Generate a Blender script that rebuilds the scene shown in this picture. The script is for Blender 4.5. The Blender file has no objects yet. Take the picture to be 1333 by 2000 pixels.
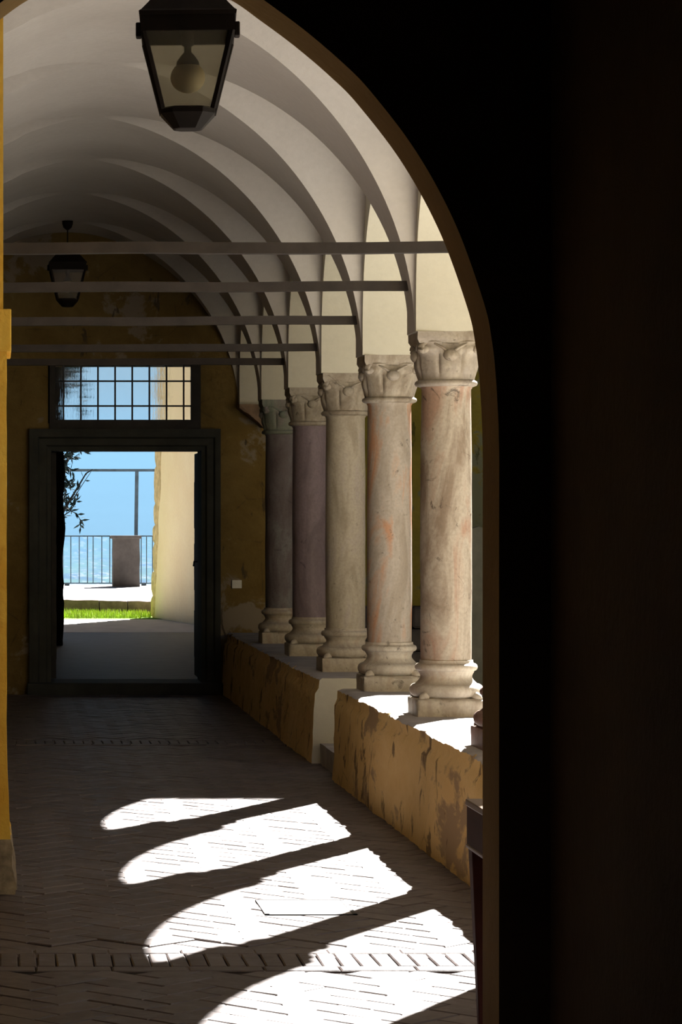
import bpy, bmesh, math, random
from mathutils import Vector, noise
PI = math.pi
C = bpy.context.scene.collection
rnd = random.Random(7)

# ---------------------------------------------------------------- helpers
def nz(x, y, z, s=1.0):
    return noise.noise(Vector((x * s, y * s, z * s)))

def link_mesh(name, bm, mat=None, parent=None, smooth=False, loc=None):
    bmesh.ops.recalc_face_normals(bm, faces=bm.faces[:]) if not getattr(bm, 'keep', False) else None
    me = bpy.data.meshes.new(name)
    bm.to_mesh(me); bm.free()
    if mat is not None:
        me.materials.append(mat)
    if smooth:
        for p in me.polygons: p.use_smooth = True
    o = bpy.data.objects.new(name, me)
    C.objects.link(o)
    if parent is not None: o.parent = parent
    if loc is not None: o.location = loc
    return o

def smooth_by_angle(o, deg=35):
    me = o.data
    for p in me.polygons: p.use_smooth = True
    bm = bmesh.new(); bm.from_mesh(me)
    a = math.radians(deg)
    for e in bm.edges:
        if len(e.link_faces) == 2:
            e.smooth = e.calc_face_angle(0) < a
    bm.to_mesh(me); bm.free()
    return o

def empty(name, loc, label=None, cat=None, group=None, rz=0):
    o = bpy.data.objects.new(name, None)
    C.objects.link(o)
    o.location = loc; o.rotation_euler = (0, 0, rz)
    o.empty_display_size = 0.2
    tag(o, label, cat, group)
    return o

def tag(o, label=None, cat=None, group=None, kind=None):
    if label: o['label'] = label
    if cat: o['category'] = cat
    if group: o['group'] = group
    if kind: o['kind'] = kind
    elif label: o['kind'] = 'thing'
    return o

def struct(o):
    o['kind'] = 'structure'
    return o

def box(bm, x0, x1, y0, y1, z0, z1):
    v = [bm.verts.new(p) for p in ((x0,y0,z0),(x1,y0,z0),(x1,y1,z0),(x0,y1,z0),
                                   (x0,y0,z1),(x1,y0,z1),(x1,y1,z1),(x0,y1,z1))]
    for f in ((0,3,2,1),(4,5,6,7),(0,1,5,4),(1,2,6,5),(2,3,7,6),(3,0,4,7)):
        bm.faces.new([v[i] for i in f])
    return v

def bevel(bm, w=0.01, seg=2):
    bmesh.ops.bevel(bm, geom=bm.edges[:], offset=w, segments=seg, affect='EDGES', profile=0.6)

def grid_box(x0, x1, y0, y1, z0, z1, step):
    """box whose faces are subdivided, welded"""
    bm = bmesh.new()
    def face(o, a, b):
        na = max(1, round(a.length / step)); nb = max(1, round(b.length / step))
        g = [[bm.verts.new(o + a * (i / na) + b * (j / nb)) for j in range(nb + 1)] for i in range(na + 1)]
        for i in range(na):
            for j in range(nb):
                bm.faces.new((g[i][j], g[i+1][j], g[i+1][j+1], g[i][j+1]))
    X, Y, Z = Vector((x1-x0,0,0)), Vector((0,y1-y0,0)), Vector((0,0,z1-z0))
    O = Vector((x0,y0,z0))
    face(O, Y, X); face(O+Z, X, Y); face(O, X, Z); face(O+Y, Z, X); face(O, Z, Y); face(O+X, Y, Z)
    bmesh.ops.remove_doubles(bm, verts=bm.verts[:], dist=1e-4)
    return bm

def lathe(bm, prof, n=48, cx=0, cy=0):
    rings = []
    for r, z in prof:
        rings.append([bm.verts.new((cx + r*math.cos(2*PI*i/n), cy + r*math.sin(2*PI*i/n), z)) for i in range(n)])
    for a, b in zip(rings, rings[1:]):
        for i in range(n):
            bm.faces.new((a[i], a[(i+1) % n], b[(i+1) % n], b[i]))
    bm.faces.new(rings[0][::-1]); bm.faces.new(rings[-1])

def tube(bm, pts, radii, n=8):
    pts = [Vector(p) for p in pts]
    rings = []
    for k, p in enumerate(pts):
        d = (pts[min(k+1, len(pts)-1)] - pts[max(k-1, 0)]).normalized()
        u = d.cross(Vector((0, 0, 1)))
        if u.length < 1e-3: u = d.cross(Vector((1, 0, 0)))
        u.normalize(); w = d.cross(u).normalized()
        r = radii[k] if hasattr(radii, '__len__') else radii
        rings.append([bm.verts.new(p + u*(r*math.cos(2*PI*i/n)) + w*(r*math.sin(2*PI*i/n))) for i in range(n)])
    for a, b in zip(rings, rings[1:]):
        for i in range(n):
            bm.faces.new((a[i], a[(i+1) % n], b[(i+1) % n], b[i]))
    bm.faces.new(rings[0][::-1]); bm.faces.new(rings[-1])

def holed_slab(bm, xs, zs, holes, y0, y1):
    """wall slab in XZ with rectangular holes, thickness y0..y1; xs, zs hold the hole edges"""
    def inhole(x, z):
        return any(a < x < b and c < z < d for a, b, c, d in holes)
    cell = {}
    for i in range(len(xs)-1):
        for j in range(len(zs)-1):
            cell[i, j] = not inhole((xs[i]+xs[i+1])/2, (zs[j]+zs[j+1])/2)
    V = {}
    def v(i, j, y):
        k = (i, j, y)
        if k not in V: V[k] = bm.verts.new((xs[i], y, zs[j]))
        return V[k]
    for (i, j), solid in cell.items():
        if not solid: continue
        bm.faces.new((v(i,j,y0), v(i+1,j,y0), v(i+1,j+1,y0), v(i,j+1,y0)))
        bm.faces.new((v(i,j,y1), v(i,j+1,y1), v(i+1,j+1,y1), v(i+1,j,y1)))
        if not cell.get((i-1, j)): bm.faces.new((v(i,j,y0), v(i,j+1,y0), v(i,j+1,y1), v(i,j,y1)))
        if not cell.get((i+1, j)): bm.faces.new((v(i+1,j,y0), v(i+1,j,y1), v(i+1,j+1,y1), v(i+1,j+1,y0)))
        if not cell.get((i, j-1)): bm.faces.new((v(i,j,y0), v(i,j,y1), v(i+1,j,y1), v(i+1,j,y0)))
        if not cell.get((i, j+1)): bm.faces.new((v(i,j+1,y0), v(i+1,j+1,y0), v(i+1,j+1,y1), v(i,j+1,y1)))

# ---------------------------------------------------------------- materials
class NT:
    def __init__(s, name):
        s.m = bpy.data.materials.new(name); s.m.use_nodes = True
        s.t = s.m.node_tree; s.t.nodes.clear()
        s.out = s.n('ShaderNodeOutputMaterial')
        s.co = s.n('ShaderNodeTexCoord').outputs['Object']
    def n(s, typ, **kw):
        nd = s.t.nodes.new(typ)
        for k, v in kw.items(): setattr(nd, k, v)
        return nd
    def l(s, a, b): s.t.links.new(a, b)
    def map(s, scale=(1,1,1), rot=(0,0,0), src=None):
        m = s.n('ShaderNodeMapping'); m.inputs['Scale'].default_value = scale; m.inputs['Rotation'].default_value = rot
        s.l(src or s.co, m.inputs['Vector']); return m.outputs[0]
    def noise(s, scale, detail=5, rough=0.55, vec=None, dist=0.0):
        k = s.n('ShaderNodeTexNoise'); k.inputs['Scale'].default_value = scale
        k.inputs['Detail'].default_value = detail; k.inputs['Roughness'].default_value = rough
        k.inputs['Distortion'].default_value = dist
        s.l(vec or s.co, k.inputs['Vector']); return k.outputs['Fac']
    def ramp(s, fac, stops):
        r = s.n('ShaderNodeValToRGB'); e = r.color_ramp.elements
        while len(e) < len(stops): e.new(0.5)
        for q, (p, c) in zip(e, stops):
            q.position = p; q.color = (c, c, c, 1) if isinstance(c, (int, float)) else (*c, 1)
        s.l(fac, r.inputs[0]); return r.outputs[0]
    def mix(s, fac, a, b, mode='MIX'):
        m = s.n('ShaderNodeMix', data_type='RGBA', blend_type=mode)
        for sock, val in ((m.inputs[0], fac), (m.inputs[6], a), (m.inputs[7], b)):
            if isinstance(val, (int, float)): sock.default_value = val if sock is m.inputs[0] or sock == m.inputs[0] else (val, val, val, 1)
            elif isinstance(val, tuple): sock.default_value = (*val, 1)
            else: s.l(val, sock)
        return m.outputs[2]
    def math(s, op, a, b=0.0):
        m = s.n('ShaderNodeMath', operation=op)
        for sock, val in ((m.inputs[0], a), (m.inputs[1], b)):
            if isinstance(val, (int, float)): sock.default_value = val
            else: s.l(val, sock)
        return m.outputs[0]
    def bump(s, h, strength=0.3, dist=0.01):
        b = s.n('ShaderNodeBump'); b.inputs['Strength'].default_value = strength; b.inputs['Distance'].default_value = dist
        s.l(h, b.inputs['Height']); return b.outputs[0]
    def principled(s, col, rough=0.8, normal=None, spec=0.5, metal=0.0):
        p = s.n('ShaderNodeBsdfPrincipled')
        if isinstance(col, tuple): p.inputs['Base Color'].default_value = (*col, 1)
        else: s.l(col, p.inputs['Base Color'])
        if isinstance(rough, (int, float)): p.inputs['Roughness'].default_value = rough
        else: s.l(rough, p.inputs['Roughness'])
        p.inputs['Specular IOR Level'].default_value = spec
        p.inputs['Metallic'].default_value = metal
        if normal is not None: s.l(normal, p.inputs['Normal'])
        s.l(p.outputs[0], s.out.inputs[0]); return s.m

def m_plaster(name, c1, c2, scale=1.2, bump=0.25, rough=0.9):
    t = NT(name)
    f = t.noise(scale, 6, 0.6)
    col = t.ramp(f, [(0.3, c1), (0.7, c2)])
    fine = t.noise(25, 5, 0.6)
    col = t.mix(t.ramp(fine, [(0.3, 0.0), (0.75, 0.25)]), col, tuple(x*0.75 for x in c1))
    return t.principled(col, rough, t.bump(t.mix(0.5, f, fine), bump, 0.02), 0.2)

def m_peeling(name, base, base2, under, dark, amount=0.5, streak=1.0, sc=(1, 1, 1), sth=0.63):
    """old limewash: two tones, patches flaked down to the render, dark cracks and runs"""
    t = NT(name)
    big = t.noise(0.9, 6, 0.62, vec=t.map(sc))
    mid = t.noise(3.1, 7, 0.65, vec=t.map(sc), dist=0.4)
    col = t.ramp(mid, [(0.32, base), (0.66, base2)])
    flake = t.ramp(t.math('ADD', t.math('MULTIPLY', big, 0.6), t.math('MULTIPLY', mid, 0.4)),
                   [(amount, 0.0), (amount + 0.025, 1.0)])
    col = t.mix(flake, col, under)
    st = t.noise(3.2, 6, 0.6, vec=t.map((2.2*sc[0], 2.2*sc[1]**0.6, 0.75)), dist=0.6)
    runs = t.ramp(st, [(sth, 0.0), (sth + 0.04, streak)])
    col = t.mix(runs, col, dark)
    cr = t.n('ShaderNodeTexVoronoi', feature='DISTANCE_TO_EDGE'); cr.inputs['Scale'].default_value = 2.3
    t.l(t.map((1, 1, 0.8)), cr.inputs['Vector'])
    crack = t.ramp(t.math('ADD', cr.outputs['Distance'], t.math('MULTIPLY', mid, 0.12)), [(0.045, 1.0), (0.062, 0.0)])
    col = t.mix(t.math('MULTIPLY', crack, 0.6 * streak), col, dark)
    h = t.mix(flake, t.noise(18, 5), 0.2)
    h2 = t.mix(runs, h, 0.0)
    return t.principled(col, 0.9, t.bump(h2, 0.5, 0.02), 0.15)

def m_marble(name, a, b, c, vein=0.35):
    t = NT(name)
    oi = t.n('ShaderNodeObjectInfo')
    va = t.n('ShaderNodeVectorMath', operation='MULTIPLY_ADD')
    t.l(oi.outputs['Location'], va.inputs[0]); va.inputs[1].default_value = (3.1, 3.7, 0.0); t.l(t.co, va.inputs[2])
    t.co = va.outputs[0]
    v = t.map((1, 1, 0.35))
    f = t.noise(4.6, 7, 0.62, vec=v, dist=1.0)
    col = t.ramp(f, [(0.36, a), (0.5, b), (0.62, c)])
    g = t.noise(7.5, 7, 0.7, dist=1.6)
    col = t.mix(t.ramp(g, [(0.60, 0.0), (0.68, vein)]), col, tuple(x*0.28 for x in a))
    fine = t.noise(60, 4)
    col = t.mix(t.ramp(fine, [(0.35, 0.25), (0.6, 0.0)]), col, tuple(x*0.6 for x in a))
    return t.principled(col, 0.62, t.bump(t.mix(0.5, g, fine), 0.35, 0.008), 0.35)

def m_simple(name, c, rough=0.7, spec=0.3, metal=0.0, var=0.35, scale=8, bump=0.2):
    t = NT(name)
    f = t.noise(scale, 6, 0.6)
    col = t.ramp(f, [(0.3, tuple(x*(1-var) for x in c)), (0.7, tuple(min(1, x*(1+var)) for x in c))])
    return t.principled(col, rough, t.bump(f, bump, 0.01), spec, metal)

def m_wood(name, c, rough=0.45):
    t = NT(name)
    f = t.noise(14, 5, 0.6, vec=t.map((1, 0.12, 1)))
    col = t.ramp(f, [(0.3, tuple(x*0.6 for x in c)), (0.7, c)])
    return t.principled(col, rough, t.bump(f, 0.15, 0.004), 0.12)

def m_bricks(name, a, b, c, rough=0.5):
    t = NT(name)
    g = t.n('ShaderNodeNewGeometry')
    r = g.outputs['Random Per Island']
    col = t.ramp(r, [(0.0, a), (0.45, b), (1.0, c)])
    f = t.noise(9, 6, 0.65)
    col = t.mix(t.ramp(f, [(0.35, 0.5), (0.6, 0.0)]), col, tuple(x*0.5 for x in a))
    big = t.noise(0.7, 4)
    col = t.mix(t.ramp(big, [(0.4, 0.0), (0.7, 0.35)]), col, c)
    rg = t.ramp(f, [(0.3, rough - 0.1), (0.7, rough + 0.18)])
    return t.principled(col, rg, t.bump(t.noise(35, 4), 0.3, 0.004), 0.5)

VAULT = m_plaster('vault_limewash', (0.46, 0.435, 0.41), (0.55, 0.53, 0.505), 0.8, 0.2)
CREAM = m_plaster('cream_limewash', (0.54, 0.52, 0.43), (0.60, 0.58, 0.49), 1.0, 0.2)
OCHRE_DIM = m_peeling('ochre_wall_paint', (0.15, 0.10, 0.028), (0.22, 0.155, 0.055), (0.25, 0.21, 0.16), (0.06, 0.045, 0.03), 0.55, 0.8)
PARAPET = m_peeling('parapet_paint', (0.66, 0.45, 0.18), (0.76, 0.56, 0.26), (0.37, 0.26, 0.145), (0.11, 0.07, 0.04), 0.525, 0.8, (1, 0.45, 1), 0.585)
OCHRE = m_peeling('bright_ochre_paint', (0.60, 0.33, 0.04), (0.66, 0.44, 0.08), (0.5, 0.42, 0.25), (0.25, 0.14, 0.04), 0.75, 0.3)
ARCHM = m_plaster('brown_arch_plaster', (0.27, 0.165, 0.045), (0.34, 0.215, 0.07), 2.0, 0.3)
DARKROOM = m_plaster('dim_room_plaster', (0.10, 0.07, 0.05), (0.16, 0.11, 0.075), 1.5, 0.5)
SILL = m_simple('grey_sill_stone', (0.38, 0.35, 0.33), 0.8, 0.2, scale=5, var=0.2)
BRICK = m_bricks('old_floor_bricks', (0.078, 0.057, 0.053), (0.100, 0.075, 0.070), (0.135, 0.108, 0.102))
GROUT = m_simple('floor_grout', (0.03, 0.024, 0.022), 0.9, 0.1)
IRON = m_simple('old_tie_beam_iron', (0.035, 0.028, 0.024), 0.7, 0.3, var=0.3)
LANT = m_simple('lantern_metal', (0.012, 0.008, 0.006), 0.7, 0.15)
FRAME = m_simple('dark_portal_stone', (0.04, 0.042, 0.036), 0.7, 0.25, scale=4)
DARKWOOD = m_simple('dark_door_wood', (0.025, 0.022, 0.02), 0.6, 0.3)
BLACKIRON = m_simple('black_iron', (0.02, 0.02, 0.022), 0.5, 0.4)
RAILM = m_simple('rail_iron', (0.04, 0.065, 0.09), 0.6, 0.3)
TABLEW = m_wood('red_brown_wood', (0.06, 0.018, 0.012), 0.65)
TOPW = m_wood('worn_table_top_wood', (0.28, 0.20, 0.15), 0.4)
ROUGH = m_simple('rough_rubble', (0.26, 0.21, 0.15), 0.95, 0.1, var=0.5, scale=12, bump=0.8)
DARKSTONE = m_simple('dark_court_stone', (0.075, 0.07, 0.075), 0.9, 0.1, var=0.5, scale=3, bump=0.8)
COURTWALL = m_peeling('olive_court_wall', (0.14, 0.12, 0.022), (0.20, 0.17, 0.035), (0.13, 0.14, 0.10), (0.045, 0.045, 0.012), 0.52, 0.8)
COURTSIDE = m_plaster('court_side_plaster', (0.42, 0.33, 0.17), (0.5, 0.40, 0.22))
COURTGROUND = m_simple('court_gravel', (0.44, 0.42, 0.38), 0.95, 0.1, scale=6)
TAN = m_plaster('tan_garden_plaster', (0.88, 0.66, 0.40), (0.95, 0.76, 0.50), 1.1, 0.4)
TANSTONE = m_simple('tan_quoin_stone', (0.62, 0.44, 0.24), 0.9, 0.1, var=0.3, scale=9, bump=0.7)
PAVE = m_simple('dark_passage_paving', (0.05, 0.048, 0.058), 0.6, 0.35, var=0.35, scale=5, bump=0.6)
TERR = m_simple('pale_terrace_paving', (0.52, 0.50, 0.48), 0.85, 0.2, var=0.15, scale=3)
KERB = m_simple('grey_kerb_stone', (0.14, 0.105, 0.11), 0.9, 0.1, var=0.35, scale=6, bump=0.6)
PILLAR = m_simple('grey_pillar_render', (0.075, 0.066, 0.062), 0.9, 0.1, var=0.3, scale=3)
GRASSM = m_simple('bright_grass', (0.34, 0.44, 0.08), 0.8, 0.2, var=0.5, scale=12)
BARK = m_simple('olive_bark_backlit', (0.012, 0.012, 0.014), 0.9, 0.1)  # near black: the shade of a backlit tree is put into the colour
LEAFM = m_simple('olive_leaf_backlit', (0.008, 0.016, 0.018), 0.8, 0.1)  # near black rather than green: backlit silhouette painted into the leaf colour
WHITE = m_simple('white_plastic', (0.7, 0.7, 0.66), 0.5, 0.4, var=0.05)
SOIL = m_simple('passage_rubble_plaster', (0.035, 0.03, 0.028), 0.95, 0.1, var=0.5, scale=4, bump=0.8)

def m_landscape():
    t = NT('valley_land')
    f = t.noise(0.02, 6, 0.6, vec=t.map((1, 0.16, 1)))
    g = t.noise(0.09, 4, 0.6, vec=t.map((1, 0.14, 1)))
    col = t.ramp(f, [(0.38, (0.004, 0.014, 0.040)), (0.52, (0.035, 0.075, 0.030)), (0.62, (0.010, 0.024, 0.060))])  # blue stops put distance haze into the land colour
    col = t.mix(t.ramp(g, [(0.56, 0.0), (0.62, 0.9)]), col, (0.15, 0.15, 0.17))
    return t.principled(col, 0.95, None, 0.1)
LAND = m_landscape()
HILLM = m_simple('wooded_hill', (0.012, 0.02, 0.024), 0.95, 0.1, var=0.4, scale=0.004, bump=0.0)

def m_glass(name, tint, rough_mix, ribs=False, milk=(0.5, 0.5, 0.45)):
    t = NT(name)
    g = t.n('ShaderNodeBsdfRefraction') if ribs else t.n('ShaderNodeBsdfTransparent')
    g.inputs['Color'].default_value = (*tint, 1)
    if ribs:
        g.inputs['IOR'].default_value = 1.12
        g.inputs['Roughness'].default_value = 0.03
        f = t.noise(60, 3, 0.6, vec=t.map((1, 1, 0.06)))
        f2 = t.noise(14, 3)
        t.l(t.bump(t.mix(0.35, f, f2), 0.32, 0.004), g.inputs['Normal'])
    d = t.n('ShaderNodeBsdfTranslucent'); d.inputs['Color'].default_value = (*milk, 1)
    d2 = t.n('ShaderNodeBsdfDiffuse'); d2.inputs['Color'].default_value = (*milk, 1)
    a = t.n('ShaderNodeMixShader'); a.inputs[0].default_value = 0.5
    t.l(d.outputs[0], a.inputs[1]); t.l(d2.outputs[0], a.inputs[2])
    m = t.n('ShaderNodeMixShader'); m.inputs[0].default_value = rough_mix
    t.l(g.outputs[0], m.inputs[1]); t.l(a.outputs[0], m.inputs[2])
    gl = t.n('ShaderNodeBsdfGlossy'); gl.inputs['Roughness'].default_value = 0.15
    m2 = t.n('ShaderNodeMixShader'); m2.inputs[0].default_value = 0.02
    t.l(m.outputs[0], m2.inputs[1]); t.l(gl.outputs[0], m2.inputs[2])
    t.l(m2.outputs[0], t.out.inputs[0])
    return t.m
RIBGLASS = m_glass('ribbed_window_glass', (1.0, 1.0, 1.0), 0.02, True, (0.7, 0.75, 0.8))
LANTGLASS = m_glass('dusty_lantern_glass', (0.88, 0.87, 0.81), 0.16, False, (0.42, 0.39, 0.32))

# ---------------------------------------------------------------- layout numbers (metres)
F = 5600.0                      # focal length in pixels of the 2000 px high frame
EYE = 1.66
def PX(px, Y): return (px + 10) * Y / F
def PZ(py, Y): return EYE + (1010 - py) * Y / F
SP = 2.26                       # bay length
YC = {k: 15.75 + SP * (k - 1) for k in range(-1, 6)}   # column depths, -1 nearest
YE = 26.92                       # end wall
XL, XR = -0.97, 2.29            # springing lines of the vault
ZS = 2.67                       # springing height = top of the capitals
XCOL = 2.48
XW0, XW1 = 2.29, 2.67           # arcade wall faces
PAR = 0.575                     # parapet height
YA0, YA1 = 8.03, 8.30           # foreground arch wall

# ---------------------------------------------------------------- floor of herringbone brick
bm = bmesh.new()
W, G = 0.135, 0.005
cs, sn = math.cos(PI/4), math.sin(PI/4)
def brick(bm, cx, cy, L, Wd, ang, zt, tilt):
    ca, sa = math.cos(ang), math.sin(ang)
    b = []
    for (u, v) in ((-L/2, -Wd/2), (L/2, -Wd/2), (L/2, Wd/2), (-L/2, Wd/2)):
        b.append((cx + u*ca - v*sa, cy + u*sa + v*ca, zt + tilt[0]*u + tilt[1]*v, u, v))
    inset = 0.005
    top = []
    for x, y, z, u, v in b:
        uu, vv = u - math.copysign(inset, u), v - math.copysign(inset, v)
        top.append(bm.verts.new((cx + uu*ca - vv*sa, cy + uu*sa + vv*ca, zt + tilt[0]*u + tilt[1]*v)))
    mid = [bm.verts.new((x, y, z - 0.004)) for x, y, z, u, v in b]
    low = [bm.verts.new((x, y, -0.03)) for x, y, z, u, v in b]
    bm.faces.new(top)
    for i in range(4):
        j = (i+1) % 4
        bm.faces.new((mid[i], mid[j], top[j], top[i]))
        bm.faces.new((low[i], low[j], mid[j], mid[i]))
bands = [(10.60, 10.91), (21.0, 21.3)]
def in_band(y, m=0.0): return any(a - m < y < b + m for a, b in bands)
N = 130
for x in range(-N, N):
    for y in range(-N, N):
        k = (x - y) % 4
        if k not in (0, 3): continue
        if k == 0: u, v, ang = (x + 1) * W, (y + 0.5) * W, 0
        else:      u, v, ang = (x + 0.5) * W, (y + 1) * W, PI/2
        cx = u*cs - v*sn + 0.6; cy = u*sn + v*cs + 17.4
        if not (XL - 0.05 < cx < 2.2 and 8.35 < cy < YE - 0.1) or in_band(cy, 0.03): continue
        r = rnd.random
        brick(bm, cx, cy, 2*W - G, W - G, ang + PI/4 + (r()-.5)*0.02, (r()-.5)*0.003 - (0.004 if in_band(cy, 0.24) else 0),
              ((r()-.5)*0.012, (r()-.5)*0.02))
for a, b in bands:
    x = XL
    while x < 2.2:
        brick(bm, x + 0.035, (a+b)/2, 0.07 - G, b - a - G, (rnd.random()-.5)*0.03, (rnd.random()-.5)*0.002,
              ((rnd.random()-.5)*0.02, (rnd.random()-.5)*0.01))
        x += 0.0705
    for yy in (a - 0.053, b + 0.053):
        x = XL
        while x < 2.2:
            brick(bm, x + 0.14, yy, 0.28 - G, 0.10, (rnd.random()-.5)*0.01, (rnd.random()-.5)*0.003, (0.0, 0.0))
            x += 0.28
floor = struct(link_mesh('floor', bm, BRICK))
bm = bmesh.new(); box(bm, XL - 0.3, 2.2, -3.2, YE + 0.4, -0.25, -0.010)
struct(link_mesh('floor_bed', bm, GROUT))

# floor hatch frame let in between the bricks
bm = bmesh.new()
hx0, hy0, hx1, hy1 = PX(512, 12.1), 11.95, PX(690, 12.1), 12.42
for a in ((hx0, hx1, hy0, hy0+0.018), (hx0, hx1, hy1-0.018, hy1), (hx0, hx0+0.018, hy0, hy1), (hx1-0.018, hx1, hy0, hy1)):
    box(bm, *a, -0.01, 0.0045)
hatch = empty('floor_hatch', ((hx0+hx1)/2, (hy0+hy1)/2, 0), 'small square hatch let into the sunlit brick floor', 'hatch')
bmc = bmesh.new(); box(bmc, hx0+0.018, hx1-0.018, hy0+0.018, hy1-0.018, -0.01, 0.003)
for nm, b_, m_ in (('hatch_frame', bm, BLACKIRON), ('hatch_cover', bmc, SILL)):
    o = link_mesh(nm, b_, m_, hatch); o.matrix_parent_inverse.identity()
    for v in o.data.vertices: v.co -= Vector(((hx0+hx1)/2, (hy0+hy1)/2, 0))

# ---------------------------------------------------------------- vault (ceiling)
XCV = (XL + XR) / 2; AV = (XR - XL) / 2; HV = 4.335 - ZS
WEB = 0.24; EXPV = 1.9
nh = 44
us = [math.sin(PI/2 * i / nh) for i in range(nh + 1)]
sym = [-u for u in us[::-1]] + us[1:]
def arc(u): return ZS + HV * max(0.0, 1 - abs(u)**EXPV) ** (1/EXPV)
cols = [YC[-1] - SP] + [YC[k] for k in range(-1, 6)] + [YE + WEB/2]
ylist = []                      # (y, u along the bay)
for a, b in zip(cols, cols[1:]):
    mid = (a + b) / 2; al = (b - a - WEB) / 2
    for u in sym: ylist.append((mid + al*u, u))
ylist = [q for q in ylist if YA1 - 0.02 < q[0]]
bm = bmesh.new()
grid = []
for y, uy in ylist:
    row = []
    for ux in sym:
        x = XCV + AV*ux
        z = max(arc(ux), arc(uy))
        k = 1 - abs(ux)**6
        z += k*(0.006 * nz(x, y, 3.1, 1.3) + 0.0015 * nz(x, y, 0, 6))
        if x < 0.15: z -= 0.008
        row.append(bm.verts.new((x, y, z)))
    grid.append(row)
for j in range(len(grid) - 1):
    A_, B_ = grid[j], grid[j+1]
    um = (ylist[j][1] + ylist[j+1][1]) / 2
    for i in range(len(sym) - 1):
        q = (A_[i], A_[i+1], B_[i+1], B_[i])
        xm = (sym[i] + sym[i+1]) / 2
        if xm * um > 0:
            bm.faces.new((q[0], q[1], q[2])); bm.faces.new((q[0], q[2], q[3]))
        else:
            bm.faces.new((q[0], q[1], q[3])); bm.faces.new((q[1], q[2], q[3]))
ceil = struct(link_mesh('ceiling', bm, VAULT)); smooth_by_angle(ceil, 10)
bm = bmesh.new(); box(bm, XL - 0.35, XW1 + 0.0, YA0 - 0.2, YE, 5.0, 5.4)
box(bm, XL - 0.35, 3.0, YA0 - 0.2, YE, 5.4, 5.5)
struct(link_mesh('roof', bm, COURTSIDE))
# left wall
bm = bmesh.new(); box(bm, XL - 0.35, XL, YA0, YE, -0.2, 5.0)
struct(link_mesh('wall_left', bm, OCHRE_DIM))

# arcade wall with arches (right)
AR, ZARC = (SP - 0.34) / 2, 2.86
bm = bmesh.new()
prof = []                       # (y, z) of the lower outline
na = 28
prof.append((YA1 - 0.1, 0.0)); prof.append((YC[-1] - SP + 0.16, 0.0))
for k in range(-1, 6):
    c = YC[k]; yl = c - 0.17
    start = YC[-1] - SP + 0.16 if k == -1 else YC[k-1] + 0.17
    prof.append((start, ZS if k > -1 else 0.0))
    prof.append((start, ZARC))
    m = (start + yl) / 2; rr = (yl - start) / 2
    for i in range(1, na):
        a = PI * i / na
        prof.append((m - rr * math.cos(a), ZARC + rr * math.sin(a) * (AR - 0.06) / AR))
    prof.append((yl, ZARC)); prof.append((yl, ZS))
start = YC[5] + 0.17; yl = YE - 0.10; m = (start + yl) / 2; rr = (yl - start) / 2
prof.append((start, ZS)); prof.append((start, ZARC))
for i in range(1, na):
    a = PI * i / na
    prof.append((m - rr * math.cos(a), ZARC + rr * math.sin(a)))
prof.append((yl, ZARC)); prof.append((yl, ZS)); prof.append((YE + 0.02, ZS))
TOPZ = 5.0
def sheet(x):
    top = [bm.verts.new((x, y, TOPZ)) for y, z in prof]
    low = [bm.verts.new((x, y, z)) for y, z in prof]
    return top, low
t0, l0 = sheet(XW0); t1, l1 = sheet(XW1)
for i in range(len(prof) - 1):
    if abs(prof[i][0] - prof[i+1][0]) > 1e-6:
        bm.faces.new((t0[i], t0[i+1], l0[i+1], l0[i]))
        bm.faces.new((t1[i+1], t1[i], l1[i], l1[i+1]))
        bm.faces.new((t0[i+1], t0[i], t1[i], t1[i+1]))
    bm.faces.new((l0[i], l0[i+1], l1[i+1], l1[i]))
bmesh.ops.remove_doubles(bm, verts=bm.verts[:], dist=1e-5)
o = struct(link_mesh('wall_right', bm, CREAM)); smooth_by_angle(o, 30)

# ---------------------------------------------------------------- parapets
def parapet(name, y0, y1, label, x0=2.155):
    bm = grid_box(x0, 2.74, y0, y1, -0.05, PAR, 0.05)
    for v in bm.verts:
        x, y, z = v.co
        top = max(0.0, (z - (PAR - 0.06)) / 0.06)
        inner = 1.0 if x < x0 + 0.03 else 0.0
        n1 = nz(x, y, z, 2.2); n2 = nz(x+5, y, z, 9)
        v.co.x += (0.012*n1 + 0.008*n2) * (1 if inner else 0.3)
        if inner: v.co.x += 0.02 * (1 - z / PAR) * -1
        if inner and top > 0:
            v.co.x += 0.018 + 0.02 * abs(n2); v.co.z -= 0.006 + 0.022 * abs(nz(0, y, 2, 6)) + 0.012*abs(nz(0, y, 7, 19))
        elif top > 0 and x < 2.7:
            v.co.z += 0.002 * n2
    o = link_mesh(name, bm, PARAPET); smooth_by_angle(o, 40)
    tag(o, label, 'parapet')
    o.data.materials.append(SILL)
    o.data.materials.append(CREAM)
    for p in o.data.polygons:
        if p.normal.z > 0.8 and p.center.z > PAR - 0.05: p.material_index = 1
        if abs(p.normal.y) > 0.8: p.material_index = 2
    return o
parapet('parapet', YC[-1] - SP + 0.17, 18.13, 'near ochre parapet with flaking paint and worn sunlit top, carrying the cream column')
parapet('parapet', 19.30, YE - 0.01, 'far parapet in shade under the last three columns before the doorway wall')
bm = grid_box(2.19, 2.74, 18.14, 19.29, -0.05, 0.14, 0.08)
for v in bm.verts: v.co += Vector((0.008*nz(*v.co, 5), 0, 0.006*nz(*v.co, 6)))
tag(smooth_by_angle(link_mesh('step', bm, SILL)), 'low grey stone step filling the gap between the two parapets', 'step')

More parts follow.
